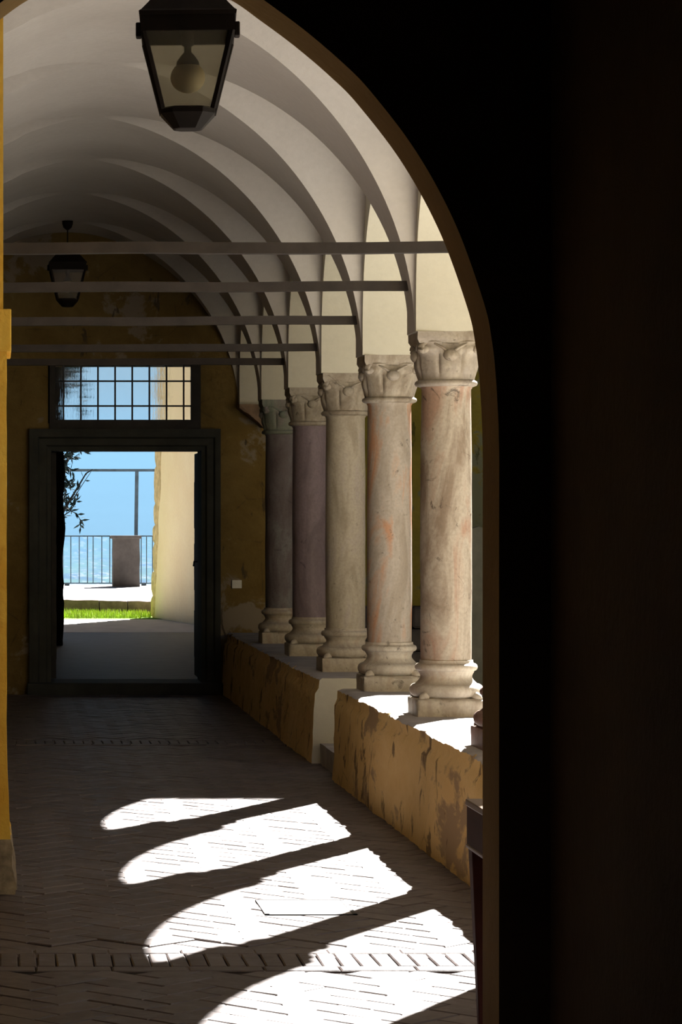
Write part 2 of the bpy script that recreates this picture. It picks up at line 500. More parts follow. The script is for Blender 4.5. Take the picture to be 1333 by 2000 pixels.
# ---------------------------------------------------------------- columns
MARB = {
 -1: m_marble('marble_grey', (0.50, 0.44, 0.38), (0.6, 0.54, 0.46), (0.66, 0.6, 0.52)),
 0: m_marble('marble_rose', (0.14, 0.075, 0.06), (0.20, 0.115, 0.09), (0.24, 0.16, 0.13)),
 1: m_marble('marble_cream', (0.22, 0.17, 0.125), (0.40, 0.355, 0.29), (0.34, 0.225, 0.165), 0.85),
 2: m_marble('marble_orange', (0.26, 0.22, 0.175), (0.35, 0.31, 0.265), (0.40, 0.215, 0.125), 0.8),
 3: m_marble('marble_beige', (0.30, 0.26, 0.20), (0.41, 0.37, 0.30), (0.38, 0.34, 0.31), 0.5),
 4: m_marble('marble_mauve', (0.16, 0.125, 0.145), (0.23, 0.18, 0.21), (0.19, 0.15, 0.175), 0.5),
 5: m_marble('marble_violet_grey', (0.11, 0.085, 0.09), (0.15, 0.13, 0.14), (0.19, 0.19, 0.20), 0.5),
}
CAPM = m_marble('capital_stone', (0.22, 0.18, 0.135), (0.36, 0.32, 0.26), (0.30, 0.265, 0.225), 0.8)
CAPD = m_marble('old_green_capital_stone', (0.12, 0.14, 0.11), (0.19, 0.21, 0.17), (0.22, 0.19, 0.18), 0.5)
BASEM = m_marble('base_stone', (0.33, 0.285, 0.23), (0.46, 0.42, 0.355), (0.38, 0.31, 0.24), 0.8)

def base_mesh(seed):
    bm = grid_box(-0.188, 0.188, -0.188, 0.188, 0, 0.10, 0.022)
    for v in bm.verts:
        x, y, z = v.co
        e = sum(abs(abs(c) - 0.188) < 1e-3 for c in (x, y)) + (abs(z - 0.10) < 1e-3)
        n = nz(x + seed, y, z, 9)
        k = (0.004 if e < 2 else 0.012 + 0.02 * max(0, nz(x+seed, y, z, 5)))
        d = Vector((x, y, 0)).normalized() if (x or y) else Vector((0, 0, 0))
        v.co -= d * (k * (0.6 + 0.6*n))
        if z > 0.09: v.co.z -= k * 0.5
    # attic base: torus, scotia, torus
    prof = [(0.12, 0.09), (0.178, 0.097)]
    for i in range(9):
        a = -PI/2 + PI * i / 8
        prof.append((0.168 + 0.034*math.cos(a), 0.137 + 0.036*math.sin(a)))
    for i in range(1, 7):
        a = i / 7
        prof.append((0.166 - 0.022*math.sin(PI*a) - 0.010*a, 0.176 + 0.066*a))
    for i in range(7):
        a = -PI/2 + PI * i / 6
        prof.append((0.153 + 0.019*math.cos(a), 0.264 + 0.020*math.sin(a)))
    prof += [(0.148, 0.288), (0.146, 0.302), (0.10, 0.303)]
    n0 = len(bm.verts)
    lathe(bm, prof, 56)
    bm.verts.ensure_lookup_table()
    for v in bm.verts[n0:]:
        x, y, z = v.co
        c = 0.007*nz(x+seed, y, z, 7) - 0.012*max(0, nz(x-seed, y, z, 4) - 0.25)
        d = Vector((x, y, 0)); L = d.length
        if L > 0: v.co += d / L * c
    # corner spurs
    for sx in (-1, 1):
        for sy in (-1, 1):
            m0 = len(bm.verts)
            bmesh.ops.create_icosphere(bm, subdivisions=2, radius=0.030)
            bm.verts.ensure_lookup_table()
            for v in bm.verts[m0:]:
                d_ = v.co.x*sx + v.co.y*sy; e_ = v.co.x*sy - v.co.y*sx
                a_, b_ = d_*0.75 + 0.0, e_*0.42
                v.co = Vector((sx*(0.139 + a_) + sy*b_, sy*(0.139 + a_) - sx*b_, max(0.096, 0.108 + v.co.z*0.95 - a_*0.35)))
    return bm

def shaft_mesh(seed, r0=0.139, r1=0.136):
    bm = bmesh.new(); prof = []
    z0, z1 = 0.298, 1.785
    for i in range(41):
        t = i / 40; prof.append((r0 + (r1-r0)*t + 0.003*math.sin(PI*t), z0 + (z1-z0)*t))
    prof.append((r1 + 0.006, z1 + 0.008)); prof.append((r1 + 0.008, z1 + 0.022))
    lathe(bm, prof, 56)
    for v in bm.verts:
        x, y, z = v.co
        L = math.hypot(x, y)
        c = 0.0025*nz(x+seed, y, z, 4) - 0.006*max(0, nz(x+seed, y+3, z*0.7, 6) - 0.3)
        v.co.x += x/L*c; v.co.y += y/L*c
    return bm

def cap_mesh(seed):
    bm = bmesh.new()
    # astragal
    prof = [(0.12, 1.795), (0.150, 1.800), (0.166, 1.806), (0.172, 1.816), (0.168, 1.828), (0.158, 1.834), (0.15, 1.838)]
    lathe(bm, prof, 56)
    # bell with broad corner leaves and a leaf on each face
    n, m = 112, 26
    rings = []
    for j in range(m + 1):
        t = j / m; z = 1.834 + 0.206 * t
        ring = []
        for i in range(n):
            th = 2*PI*i/n
            corner = abs(math.sin(2*th)) ** 1.4            # 1 at the diagonals
            face = abs(math.cos(2*th)) ** 3                 # 1 at the faces
            r = 0.153 + 0.010*math.sin(PI*min(1, t*1.3))
            r += corner * (0.062 * t**2.2)
            r += face * (0.012 * math.exp(-((t-0.45)/0.25)**2))
            g = abs(math.sin(4*th))                          # grooves between the leaves
            gr = math.exp(-((abs(((th % (PI/2)) - PI/4)) - PI/8) / 0.045) ** 2)
            r -= 0.010 * gr * (0.25 + 0.75*(1-abs(2*t-0.9)))
            r -= 0.006*math.exp(-(((th*4/PI) % 1 - 0.5)/0.09)**2) * math.sin(PI*t)
            # leaf tips curl outwards near the top, then tuck below the slab
            r += corner * 0.022*math.exp(-((t-0.80)/0.10)**2)
            r += face * -0.016 * max(0, t-0.62)/0.38
            r += 0.003*nz(math.cos(th)+seed, math.sin(th), z*8, 3)
            ring.append(bm.verts.new((r*math.cos(th), r*math.sin(th), z)))
        rings.append(ring)
    for a, b in zip(rings, rings[1:]):
        for i in range(n): bm.faces.new((a[i], a[(i+1)%n], b[(i+1)%n], b[i]))
    bm.faces.new(rings[0][::-1]); bm.faces.new(rings[-1])
    return bm

def abacus_mesh(seed):
    bm = grid_box(-0.182, 0.182, -0.182, 0.182, 2.032, 2.095, 0.02)
    for v in bm.verts:
        x, y, z = v.co
        # slightly concave sides, chamfer below
        conc = 0.012 * (1 - min(1, (min(abs(x), abs(y))/0.182))**2)
        if abs(abs(x) - 0.182) < 1e-3: v.co.x -= math.copysign(conc + (0.012 if z < 2.05 else 0), x)
        if abs(abs(y) - 0.182) < 1e-3: v.co.y -= math.copysign(conc + (0.012 if z < 2.05 else 0), y)
        k = 0.006*nz(x+seed, y, z, 8) - 0.012*max(0, nz(x, y+seed, z, 6)-0.2)
        d = Vector((x, y, 0))
        if d.length > 0.01: v.co += d.normalized()*k
    return bm

def volute_mesh(seed):
    """scroll curling under a corner of the slab, along +X"""
    bm = bmesh.new()
    pts = []
    for i in range(15):
        a = 1.9 - i*0.42; rr = 0.030 - 0.0015*i
        pts.append((0.205 + rr*math.cos(a), 0, 2.003 + rr*math.sin(a)))
    tube(bm, pts, [0.016 - 0.0006*i for i in range(15)], 8)
    bmesh.ops.create_icosphere(bm, subdivisions=2, radius=0.024)
    bm.verts.ensure_lookup_table()
    for v in bm.verts[-42:]: v.co += Vector((0.208, 0, 2.0))
    for v in bm.verts: v.co.y *= 1.5
    return bm

def boss_mesh():
    bm = bmesh.new()
    bmesh.ops.create_icosphere(bm, subdivisions=3, radius=0.036)
    for v in bm.verts:
        v.co = Vector((v.co.x*0.8 + 0.166, v.co.y*1.15, v.co.z*0.95 + 1.966))
        v.co.x += 0.004*nz(*v.co, 40)
    # small neck leaf below the ball, two ribs above it forming a V
    for s in (-1, 1):
        tube(bm, [(0.160, s*0.012, 1.985), (0.168, s*0.045, 2.008), (0.172, s*0.09, 2.030)], [0.010, 0.008, 0.005], 6)
    return bm

colnames = {
 -1: 'grey marble column nearest the viewer, hidden behind the dark arch',
 0: 'rose stone column foot showing beside the foreground arch jamb on the near parapet',
 1: 'pale cream marble column with sunlit edge, the nearest fully seen on the near parapet',
 2: 'orange-stained marble column at the near parapet end beside the gap',
 3: 'beige grey stone column on the far parapet corner just past the gap',
 4: 'mauve column in shade on the far parapet between the beige and the farthest column',
 5: 'farthest column, violet grey with a green weathered capital, beside the doorway wall',
}
shared = {}
for k in range(-1, 6):
    lab = colnames[k]
    c = empty('stone_column', (XCOL - (0.025 if k == 0 else 0), YC[k], PAR - 0.0005), lab, 'column')
    if k < 4: c['group'] = 'cloister columns on the parapet'
    else: c['group'] = 'cloister columns on the parapet'
    s = k * 3.7 + 11
    b = link_mesh('base', base_mesh(s), BASEM if k > 0 else MARB[0], c); smooth_by_angle(b, 50)
    sh = link_mesh('shaft', shaft_mesh(s), MARB[k], c, True); smooth_by_angle(sh, 50)
    cm = CAPD if k == 5 else CAPM
    cap = link_mesh('capital', cap_mesh(s), cm, c); smooth_by_angle(cap, 60)
    ab = link_mesh('abacus', abacus_mesh(s), cm, cap); smooth_by_angle(ab, 40)
    for q in range(4):
        vm = link_mesh('volute', volute_mesh(s), cm, cap, True); vm.rotation_euler = (0, 0, PI/4 + q*PI/2)
        bo = link_mesh('boss', boss_mesh(), cm, cap, True); bo.rotation_euler = (0, 0, q*PI/2)

# ---------------------------------------------------------------- tie beams
beamz = {0: 2.93, 1: 2.93, 2: 2.895, 3: 2.86, 4: 2.885}
blab = {0: 'nearest and lowest-hung dark tie beam crossing the vault above the rose column',
        1: 'second dark tie beam crossing the vault above the cream column',
        2: 'third dark tie beam across the vault above the orange-stained column',
        3: 'fourth tie beam across the vault above the beige column',
        4: 'farthest black tie beam just above the barred window over the door'}
blab[0] = 'nearest dark tie beam, crossing the vault highest in view below the big lantern'
for k in range(5):
    bm = bmesh.new(); z = beamz[k]; n = 30
    L0, L1 = XL - 0.05, XW0 + 0.03
    h = 0.026
    rings = []
    for i in range(n + 1):
        x = L0 + (L1-L0)*i/n
        dz = 0.006*nz(x, k*5.0, 1, 1.5) + 0.002*nz(x, k, 7, 9) - 0.008*(1 - x/2.3)
        dy = 0.004*nz(x, k, 3, 1.7)
        rings.append([bm.verts.new((x, YC[k]+dy+a, z+dz+b)) for a, b in ((-0.03,-h),(0.03,-h),(0.03,h),(-0.03,h))])
    for a, b in zip(rings, rings[1:]):
        for i in range(4): bm.faces.new((a[i], a[(i+1)%4], b[(i+1)%4], b[i]))
    bm.faces.new(rings[0][::-1]); bm.faces.new(rings[-1])
    tag(link_mesh('tie_beam', bm, IRON), blab[k], 'beam', 'tie beams across the vault')

# ---------------------------------------------------------------- end wall with portal and window
bm = bmesh.new()
xs_ = [-2.5, 0.40, 0.50, 1.88, 2.02, 14.0]; zs_ = [-0.2, 2.40, 2.54, 3.10, 10.2]
holed_slab(bm, xs_, zs_, [(0.40, 2.02, -0.2, 2.40), (0.50, 1.88, 2.54, 3.10)], YE, YE + 0.6)
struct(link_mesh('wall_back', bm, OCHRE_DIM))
wb = bpy.data.objects['wall_back']
# outside part of the same building facing the court is faced with its own thin render coat
bm = grid_box(2.76, 14.0, YE - 0.03, YE - 0.001, 0.0, 10.2, 0.5)
struct(link_mesh('wall_court', bm, COURTWALL))
# rubble base in the court
bm = bmesh.new()
for row in range(4):
    x = 2.8 + rnd.random()*0.2
    while x < 9:
        w = 0.3 + rnd.random()*0.35
        m0 = len(bm.verts)
        box(bm, x, x + w - 0.02, YE - 0.34 - rnd.random()*0.05, YE - 0.03, row*0.21, row*0.21 + 0.20)
        x += w
bevel(bm, 0.02, 1)
tag(link_mesh('stone_bench', bm, DARKSTONE), 'dark rubble stone ledge along the foot of the olive court wall', 'ledge')
# pale stone slab leaning in the court
bm = bmesh.new()
pts = [(0, 0)] + [(0.26, 0), (0.26, 1.05)] + [(0.13 + 0.13*math.cos(a), 1.05 + 0.16*math.sin(a)) for a in [PI*i/8 for i in range(1, 8)]] + [(0, 1.05)]
fr = [bm.verts.new((p[0], 0, p[1])) for p in pts]; bk = [bm.verts.new((p[0], 0.12, p[1])) for p in pts]
bm.faces.new(fr); bm.faces.new(bk[::-1])
for i in range(len(pts)): bm.faces.new((fr[i], fr[(i+1)%len(pts)], bk[(i+1)%len(pts)], bk[i]))
o = link_mesh('stone_slab', bm, m_simple('pale_grey_slab', (0.20, 0.21, 0.19), 0.9, 0.1, var=0.2), None, loc=(4.30, YE - 0.57, 0.0))
tag(o, 'round-topped grey stone slab standing against the olive court wall', 'slab')
o.scale = (1.15, 1, 1.30)
# plaster corbel carrying the last vault
bm = bmesh.new()
pr = [(2.275, 2.71), (2.275, 2.675), (2.31, 2.645), (2.36, 2.62), (2.40, 2.575), (2.45, 2.545), (2.49, 2.50), (2.54, 2.49), (2.54, 2.71)]
a = [bm.verts.new((x, YE - 0.26 + 0.05*nz(x, z, 0, 9), z)) for x, z in pr]; b = [bm.verts.new((x, YE, z)) for x, z in pr]
bm.faces.new(a); bm.faces.new(b[::-1])
for i in range(len(pr)): bm.faces.new((a[i], a[(i+1)%len(pr)], b[(i+1)%len(pr)], b[i]))
bmesh.ops.triangulate(bm, faces=[f for f in bm.faces if len(f.verts) > 4])
tag(link_mesh('corbel', bm, m_simple('brown_corbel_stone', (0.22, 0.15, 0.10), 0.9, 0.1)), 'brown stone corbel carrying the vault on the far wall beside the farthest capital', 'corbel')
# switch box
bm = bmesh.new(); box(bm, PX(453, YE), PX(472, YE), YE - 0.03, YE + 0.002, PZ(1149, YE), PZ(1133, YE)); bevel(bm, 0.004, 2)
box(bm, PX(458, YE), PX(467, YE), YE - 0.034, YE - 0.028, PZ(1145, YE), PZ(1137, YE))
tag(link_mesh('switch_box', bm, WHITE), 'small white electrical box on the peeling ochre wall beside the doorway', 'socket')

# portal frame (door_1)
d = empty('door_1', ((0.32+2.095)/2, YE, 0)); d['kind'] = 'structure'
ox = (0.32+2.095)/2
def part(nm, bm, mat, parent, ox=0, oy=0, oz=0, **k):
    for v in bm.verts: v.co -= Vector((ox, oy, oz))
    return link_mesh(nm, bm, mat, parent, **k)
DX0, DX1, DZ1 = PX(100, YE), PX(386, YE + 0.5), PZ(880, YE)
OX0, OX1, OZ1 = PX(57, YE), PX(430, YE), PZ(838, YE)
# moulded surround: stepped, mitred profile swept around the opening
bm = bmesh.new()
prof = [(0.0, 0.50), (0.0, -0.02), (0.035, -0.03), (0.05, -0.055), (0.11, -0.06), (0.125, -0.085), (0.17, -0.09), (1.0, -0.09), (1.0, 0.02)]
def surr(t, y):
    # t<1: metres outward from the opening; 1.0 = outer edge
    if t >= 1.0: return [(OX0, 0.0), (OX0, OZ1), (OX1, OZ1), (OX1, 0.0)]
    return [(DX0 - t, 0.0), (DX0 - t, DZ1 + t), (DX1 + t, DZ1 + t), (DX1 + t, 0.0)]
rows = [[bm.verts.new((x, YE + y, z)) for x, z in surr(t, y)] for t, y in prof]
for a, b in zip(rows, rows[1:]):
    for i in range(3): bm.faces.new((a[i], a[i+1], b[i+1], b[i]))
part('door_frame', bm, FRAME, d, ox, YE)
bm = bmesh.new(); box(bm, OX0 - 0.02, OX1 + 0.02, YE - 0.16, YE + 0.55, -0.02, 0.11); bevel(bm, 0.015, 2)
part('threshold', bm, FRAME, d, ox, YE)
# opened leaves standing edge-on in the passage
for side, xa in ((-1, DX0 + 0.012), (1, DX1 + 0.012)):
    bm = bmesh.new(); box(bm, xa, xa + 0.045 if side < 0 else xa + 0.03, YE + 0.45, YE + 1.1, 0.12, DZ1 - 0.01)
    for zz in (0.3, 0.95, 1.55):
        box(bm, xa - 0.008, xa + 0.05 if side < 0 else xa + 0.035, YE + 0.52, YE + 1.03, zz, zz + 0.45)
    lf = part('door_leaf', bm, DARKWOOD, d, ox, YE)
    if side > 0:
        bm = bmesh.new()
        zh = PZ(1097, YE + 0.5)
        tube(bm, [(xa, YE+0.5, zh), (xa - 0.045, YE+0.5, zh), (xa - 0.05, YE+0.5, zh - 0.045)], 0.009, 6)
        box(bm, xa - 0.004, xa + 0.002, YE + 0.48, YE + 0.52, zh - 0.07, zh + 0.05)
        part('latch', bm, BLACKIRON, lf, ox, YE)
# transom window (window_1)
w = empty('window_1', (1.19, YE, 2.54)); w['kind'] = 'structure'
GX0, GX1, GZ0, GZ1 = PX(108, YE), PX(374, YE), PZ(820, YE), PZ(713, YE)
FX0, FX1 = PX(97, YE), PX(392, YE)
bm = bmesh.new()
holed_slab(bm, [FX0, GX0, GX1, FX1], [OZ1 - 0.005, GZ0, GZ1, GZ1 + 0.035], [(GX0, GX1, GZ0, GZ1)], YE - 0.03, YE + 0.12)
part('window_frame', bm, DARKWOOD, w, 1.19, YE, 2.54)
for px in (124, 158, 191.5, 225, 258.5, 292, 325.5, 359):
    bm = bmesh.new(); x = PX(px, YE); box(bm, x - 0.008, x + 0.008, YE - 0.006, YE + 0.012, GZ0 - 0.01, GZ1 + 0.01)
    part('glazing_bar', bm, BLACKIRON, w, 1.19, YE, 2.54)
for py in (744.5, 793):
    bm = bmesh.new(); z = PZ(py, YE); box(bm, GX0 - 0.01, GX1 + 0.01, YE - 0.009, YE - 0.001, z - 0.008, z + 0.008)
    part('glazing_bar', bm, BLACKIRON, w, 1.19, YE, 2.54)
bm = bmesh.new(); box(bm, GX0 - 0.005, GX1 + 0.005, YE + 0.014, YE + 0.019, GZ0 - 0.005, GZ1 + 0.005)
part('window_pane', bm, RIBGLASS, w, 1.19, YE, 2.54)

# ---------------------------------------------------------------- left pier
p = empty('pier', (-0.4, 12.9, 0), 'bright ochre plastered pier with square impost and crumbled foot beside the brick floor', 'pier')
bm = grid_box(XL + 0.01, 0.052, 12.64, 13.2, 0.0, 2.39, 0.04)
for v in bm.verts:
    x, y, z = v.co
    low = max(0, 1 - z / 0.75)
    if x > 0.0:
        v.co.x += 0.003*nz(x, y, z, 5) + low*(0.016 + 0.012*nz(x, y, z, 4))
        if z < 0.26: v.co.x += 0.030*(1 - z/0.26)**0.7 + 0.016*nz(x, y, z, 14)
    if y < 12.66: v.co.y -= 0.004*nz(x, y, z, 5) + (0.03*(1 - z/0.26) + 0.012*nz(x, y, z, 14) if z < 0.26 else 0)
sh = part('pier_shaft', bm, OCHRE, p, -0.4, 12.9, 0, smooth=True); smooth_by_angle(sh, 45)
sh.data.materials.append(ROUGH)
for q in sh.data.polygons:
    zc = q.center.z + 0.05*nz(q.center.x, q.center.y, q.center.z, 9)
    if zc < 0.24: q.material_index = 1
bm = bmesh.new(); box(bm, XL + 0.01, 0.072, 12.60, 13.24, 2.39, 2.575); bevel(bm, 0.006, 2)
part('impost', bm, OCHRE, p, -0.4, 12.9, 0)
bm = bmesh.new(); box(bm, XL + 0.01, 0.037, 12.68, 13.16, 2.575, 4.3)
part('pier_top', bm, OCHRE, p, -0.4, 12.9, 0)

# ---------------------------------------------------------------- foreground arch wall and dark room
AX, AA, AZS, AB = 0.39, 1.023, 1.845, 1.345
def sgp(v, e): return math.copysign(abs(v)**e, v)
bm = bmesh.new()
x0_, x1_, ztop = XL - 0.35, 3.0, 5.0
n = 72
pts_ = [(0.0, 3.262), (0.15, 3.228), (0.293, 3.157), (0.378, 3.098), (0.480, 3.022), (0.582, 2.935), (0.6625, 2.853), (0.79, 2.685), (0.898, 2.487),
        (0.978, 2.268), (1.002, 2.160), (1.015, 2.040), (1.023, 1.86), (1.023, 1.60)]
def cr(p0, p1, p2, p3, t):
    return tuple(0.5*((2*b) + (-a + c)*t + (2*a - 5*b + 4*c - d)*t*t + (-a + 3*b - 3*c + d)*t**3) for a, b, c, d in zip(p0, p1, p2, p3))
half = []
ext = [(-pts_[1][0], pts_[1][1])] + pts_ + [(1.023, 1.2)]
for i in range(len(pts_) - 1):
    for k in range(14): half.append(cr(*ext[i:i+4], k/14))
half += [(1.023, 1.60), (1.023, 1.2), (1.023, 0.6), (1.023, 0.0)]
out = [(AX + a, b) for a, b in half[::-1]] + [(AX - a, b) for a, b in half[1:]]
def jam(x, z, y): return x + 0.003*nz(x, y, z, 3), z
fr = []; bk = []
for x, z in out:
    fr.append(bm.verts.new((x, YA0, z))); bk.append(bm.verts.new((x, YA1, z)))
def outer(x, z):
    # project each outline point out to the wall's rectangle
    if z <= 1.2: return (x1_ if x > AX else x0_, z)
    ang = math.atan2(z - 1.2, x - AX)
    c, s = math.cos(ang), math.sin(ang)
    k = min(((x1_ - AX) / c) if c > 1e-6 else 1e9, ((x0_ - AX) / c) if c < -1e-6 else 1e9, (ztop - 1.2)/s if s > 1e-6 else 1e9)
    return (AX + c*k, 1.2 + s*k)
fo = [bm.verts.new((outer(x, z)[0], YA0, outer(x, z)[1])) for x, z in out]
bo_ = [bm.verts.new((outer(x, z)[0], YA1, outer(x, z)[1])) for x, z in out]
intr = []
for i in range(len(out)-1):
    bm.faces.new((fr[i], fr[i+1], fo[i+1], fo[i]))
    bm.faces.new((bk[i+1], bk[i], bo_[i], bo_[i+1]))
    intr.append(bm.faces.new((fr[i+1], fr[i], bk[i], bk[i+1])))
for f in intr: f.material_index = 1
# corner filler triangles
def cor(y):
    for (cx_, cz_) in ((x1_, ztop), (x0_, ztop)):
        pass
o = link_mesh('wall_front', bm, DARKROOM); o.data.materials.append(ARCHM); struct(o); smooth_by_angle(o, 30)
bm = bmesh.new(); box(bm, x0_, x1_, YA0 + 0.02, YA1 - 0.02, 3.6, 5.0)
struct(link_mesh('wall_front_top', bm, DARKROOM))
bm = grid_box(1.557, 1.95, -3.0, YA0 - 0.001, -0.02, 4.2, 0.25)
for v in bm.verts:
    if v.co.x < 1.6: v.co.x += 0.006*nz(*v.co, 1.5)
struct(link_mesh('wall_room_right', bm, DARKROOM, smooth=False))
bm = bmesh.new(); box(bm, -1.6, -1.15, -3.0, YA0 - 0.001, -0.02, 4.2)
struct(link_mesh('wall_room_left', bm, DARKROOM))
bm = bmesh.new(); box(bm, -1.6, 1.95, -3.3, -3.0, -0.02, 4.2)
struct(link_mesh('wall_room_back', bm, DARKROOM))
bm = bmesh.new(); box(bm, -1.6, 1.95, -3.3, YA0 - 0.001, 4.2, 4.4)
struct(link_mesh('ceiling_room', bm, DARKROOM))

# ---------------------------------------------------------------- table behind the arch jamb
TX0, TX1, TY0, TY1, TZ = 1.527, 2.06, 8.36, 9.30, 0.747
tb = empty('side_table', ((TX0+TX1)/2, (TY0+TY1)/2, 0), 'dark red-brown wooden table with worn top, half hidden behind the arch jamb', 'table')
tox, toy = (TX0+TX1)/2, (TY0+TY1)/2
bm = bmesh.new(); box(bm, TX0, TX1, TY0, TY1, TZ - 0.022, TZ); bevel(bm, 0.004, 2)
part('tabletop', bm, TOPW, tb, tox, toy)
bm = bmesh.new(); box(bm, TX0 + 0.004, TX1 - 0.004, TY0 + 0.006, TY1 - 0.006, TZ - 0.145, TZ - 0.022)
part('apron', bm, TABLEW, tb, tox, toy)
bm = bmesh.new(); box(bm, TX0 + 0.001, TX1 - 0.001, TY0 + 0.002, TY1 - 0.002, TZ - 0.158, TZ - 0.145); bevel(bm, 0.003, 1)
part('moulding', bm, TOPW, tb, tox, toy)
for lx, ly in ((TX0, TY0), (TX1, TY0), (TX0, TY1), (TX1, TY1)):
    sx = 1 if lx == TX0 else -1; sy = 1 if ly == TY0 else -1
    bm = bmesh.new(); q = []
    for z, w_, ins in ((0.0, 0.035, 0.034), (TZ - 0.158, 0.075, 0.008)):
        xa, ya = lx + sx*ins, ly + sy*ins
        q.append([bm.verts.new(c) for c in ((xa, ya, z), (xa + sx*w_, ya, z), (xa + sx*w_, ya + sy*w_, z), (xa, ya + sy*w_, z))])
    for i in range(4): bm.faces.new((q[0][i], q[0][(i+1)%4], q[1][(i+1)%4], q[1][i]))
    bm.faces.new(q[0][::-1]); bm.faces.new(q[1])
    bevel(bm, 0.003, 1)
    part('leg', bm, TABLEW, tb, tox, toy)

# ---------------------------------------------------------------- lanterns
def lantern(loc, ztop, label):
    """origin at the centre of the band; ztop = height of the vault above it"""
    L = empty('hanging_lantern', loc, label, 'lantern', 'iron lanterns hanging from the vault')
    h = 0.147; hb = 0.083; zb = -0.272
    bm = bmesh.new()      # roof: truncated pyramid with a lip and finial
    lv = [(0.156, 0.022), (0.158, 0.034), (0.150, 0.040), (0.110, 0.088), (0.065, 0.135), (0.04, 0.165), (0.03, 0.19), (0.015, 0.20)]
    rows = [[bm.verts.new((sx*r, sy*r, z)) for sx, sy in ((-1,-1),(1,-1),(1,1),(-1,1))] for r, z in lv]
    for a, b in zip(rows, rows[1:]):
        for i in range(4): bm.faces.new((a[i], a[(i+1)%4], b[(i+1)%4], b[i]))
    bm.faces.new(rows[0][::-1]); bm.faces.new(rows[-1])
    link_mesh('lantern_roof', bm, LANT, L)
    bm = bmesh.new()      # band (square ring)
    for a_ in ((-0.152, 0.152, -0.152, -0.140), (-0.152, 0.152, 0.140, 0.152), (-0.152, -0.140, -0.14, 0.14), (0.140, 0.152, -0.14, 0.14)):
        box(bm, *a_, -0.030, 0.031)
    link_mesh('lantern_band', bm, LANT, L)
    for s in (-1, 1):
        bm = bmesh.new(); box(bm, s*0.152 if s > 0 else -0.170, 0.170 if s > 0 else -0.152, -0.03, 0.03, -0.028, 0.018); bevel(bm, 0.003, 1)
        link_mesh('side_lug', bm, LANT, L)
    for sx in (-1, 1):
        for sy in (-1, 1):
            bm = bmesh.new()
            tube(bm, [(sx*(h-0.004), sy*(h-0.004), -0.028), (sx*(hb+0.0), sy*(hb+0.0), zb)], 0.0105, 6)
            link_mesh('corner_bar', bm, LANT, L)
    for q in range(4):
        bm = bmesh.new()
        a_, b_ = h - 0.006, hb - 0.002
        v = [bm.verts.new(c) for c in ((-a_, -a_, -0.028), (a_, -a_, -0.028), (b_, -b_, zb), (-b_, -b_, zb))]
        bm.faces.new(v)
        r_ = bmesh.ops.extrude_face_region(bm, geom=bm.faces[:])
        for e in r_['geom']:
            if isinstance(e, bmesh.types.BMVert): e.co.y += 0.003
        g = link_mesh('glass_pane', bm, LANTGLASS, L); g.rotation_euler = (0, 0, q*PI/2)
    bm = bmesh.new()      # bottom cup, chamfered
    lv = [(0.040, -0.332), (0.046, -0.330), (0.088, -0.283), (0.090, -0.268), (0.075, -0.262)]
    rows = []
    for r, z in lv:
        rows.append([bm.verts.new((sx*r, sy*r, z)) for sx, sy in ((-1,-0.55),(-0.55,-1),(0.55,-1),(1,-0.55),(1,0.55),(0.55,1),(-0.55,1),(-1,0.55))])
    for a, b in zip(rows, rows[1:]):
        for i in range(8): bm.faces.new((a[i], a[(i+1)%8], b[(i+1)%8], b[i]))
    bm.faces.new(rows[0][::-1]); bm.faces.new(rows[-1])
    link_mesh('bottom_cup', bm, LANT, L)
    bm = bmesh.new()      # lamp holder
    lathe(bm, [(0.02, 0.03), (0.02, -0.055), (0.012, -0.06), (0.012, -0.078), (0.022, -0.088), (0.036, -0.108), (0.038, -0.122), (0.010, -0.123)], 20)
    link_mesh('lamp_holder', bm, LANT, L, True)
    bm = bmesh.new()
    pr = [(0.02, -0.112), (0.034, -0.118)] + [(0.057*math.cos(a), -0.160 + 0.052*math.sin(a)) for a in [0.95 - i*0.25 for i in range(10)]] + [(0.004, -0.2125)]
    pr = [(abs(r), z) for r, z in pr]
    lathe(bm, pr, 28)
    link_mesh('bulb', bm, m_simple('frosted_bulb_glass', (0.50, 0.42, 0.28), 0.5, 0.4, var=0.05), L, True)
    zt = (4.325 - loc[2]) / 1.075
    L.scale = (1.075, 1.075, 1.075)
    bm = bmesh.new(); tube(bm, [(0, 0, 0.18), (0, 0, zt)], 0.006, 8)
    rod = link_mesh('hanging_rod', bm, LANT, L, True)
    bm = bmesh.new(); lathe(bm, [(0.012, zt - 0.07), (0.035, zt - 0.05), (0.045, zt - 0.02), (0.046, zt + 0.005)], 20)
    link_mesh('ceiling_rose', bm, LANT, L, True)
    return L
LY = (YC[-1] + YC[-1] - SP) / 2; LY2 = (YC[5] + YE) / 2
l1 = lantern((PX(367, LY), LY, PZ(56, LY)), 0, 'large iron lantern with glass and round bulb hanging at the top near the arch')
l2 = lantern((PX(132, LY2), LY2, PZ(522, LY2)), 0, 'small dark lantern hanging far down the vault over the doorway')
l1.rotation_euler = (0, 0, -0.068)
# ---------------------------------------------------------------- courtyard
bm = bmesh.new(); box(bm, 2.75, 16, 2, YE, -0.3, 0.0)
struct(link_mesh('ground', bm, COURTGROUND))
bm = bmesh.new(); box(bm, 14.0, 14.5, 0, YE + 12, -0.2, 6.5)
struct(link_mesh('wall_court_side', bm, COURTSIDE))
bm = bmesh.new(); box(bm, XW1, 14.2, 1.5, 2.0, -0.2, 6.5)
struct(link_mesh('wall_court_near', bm, COURTSIDE))

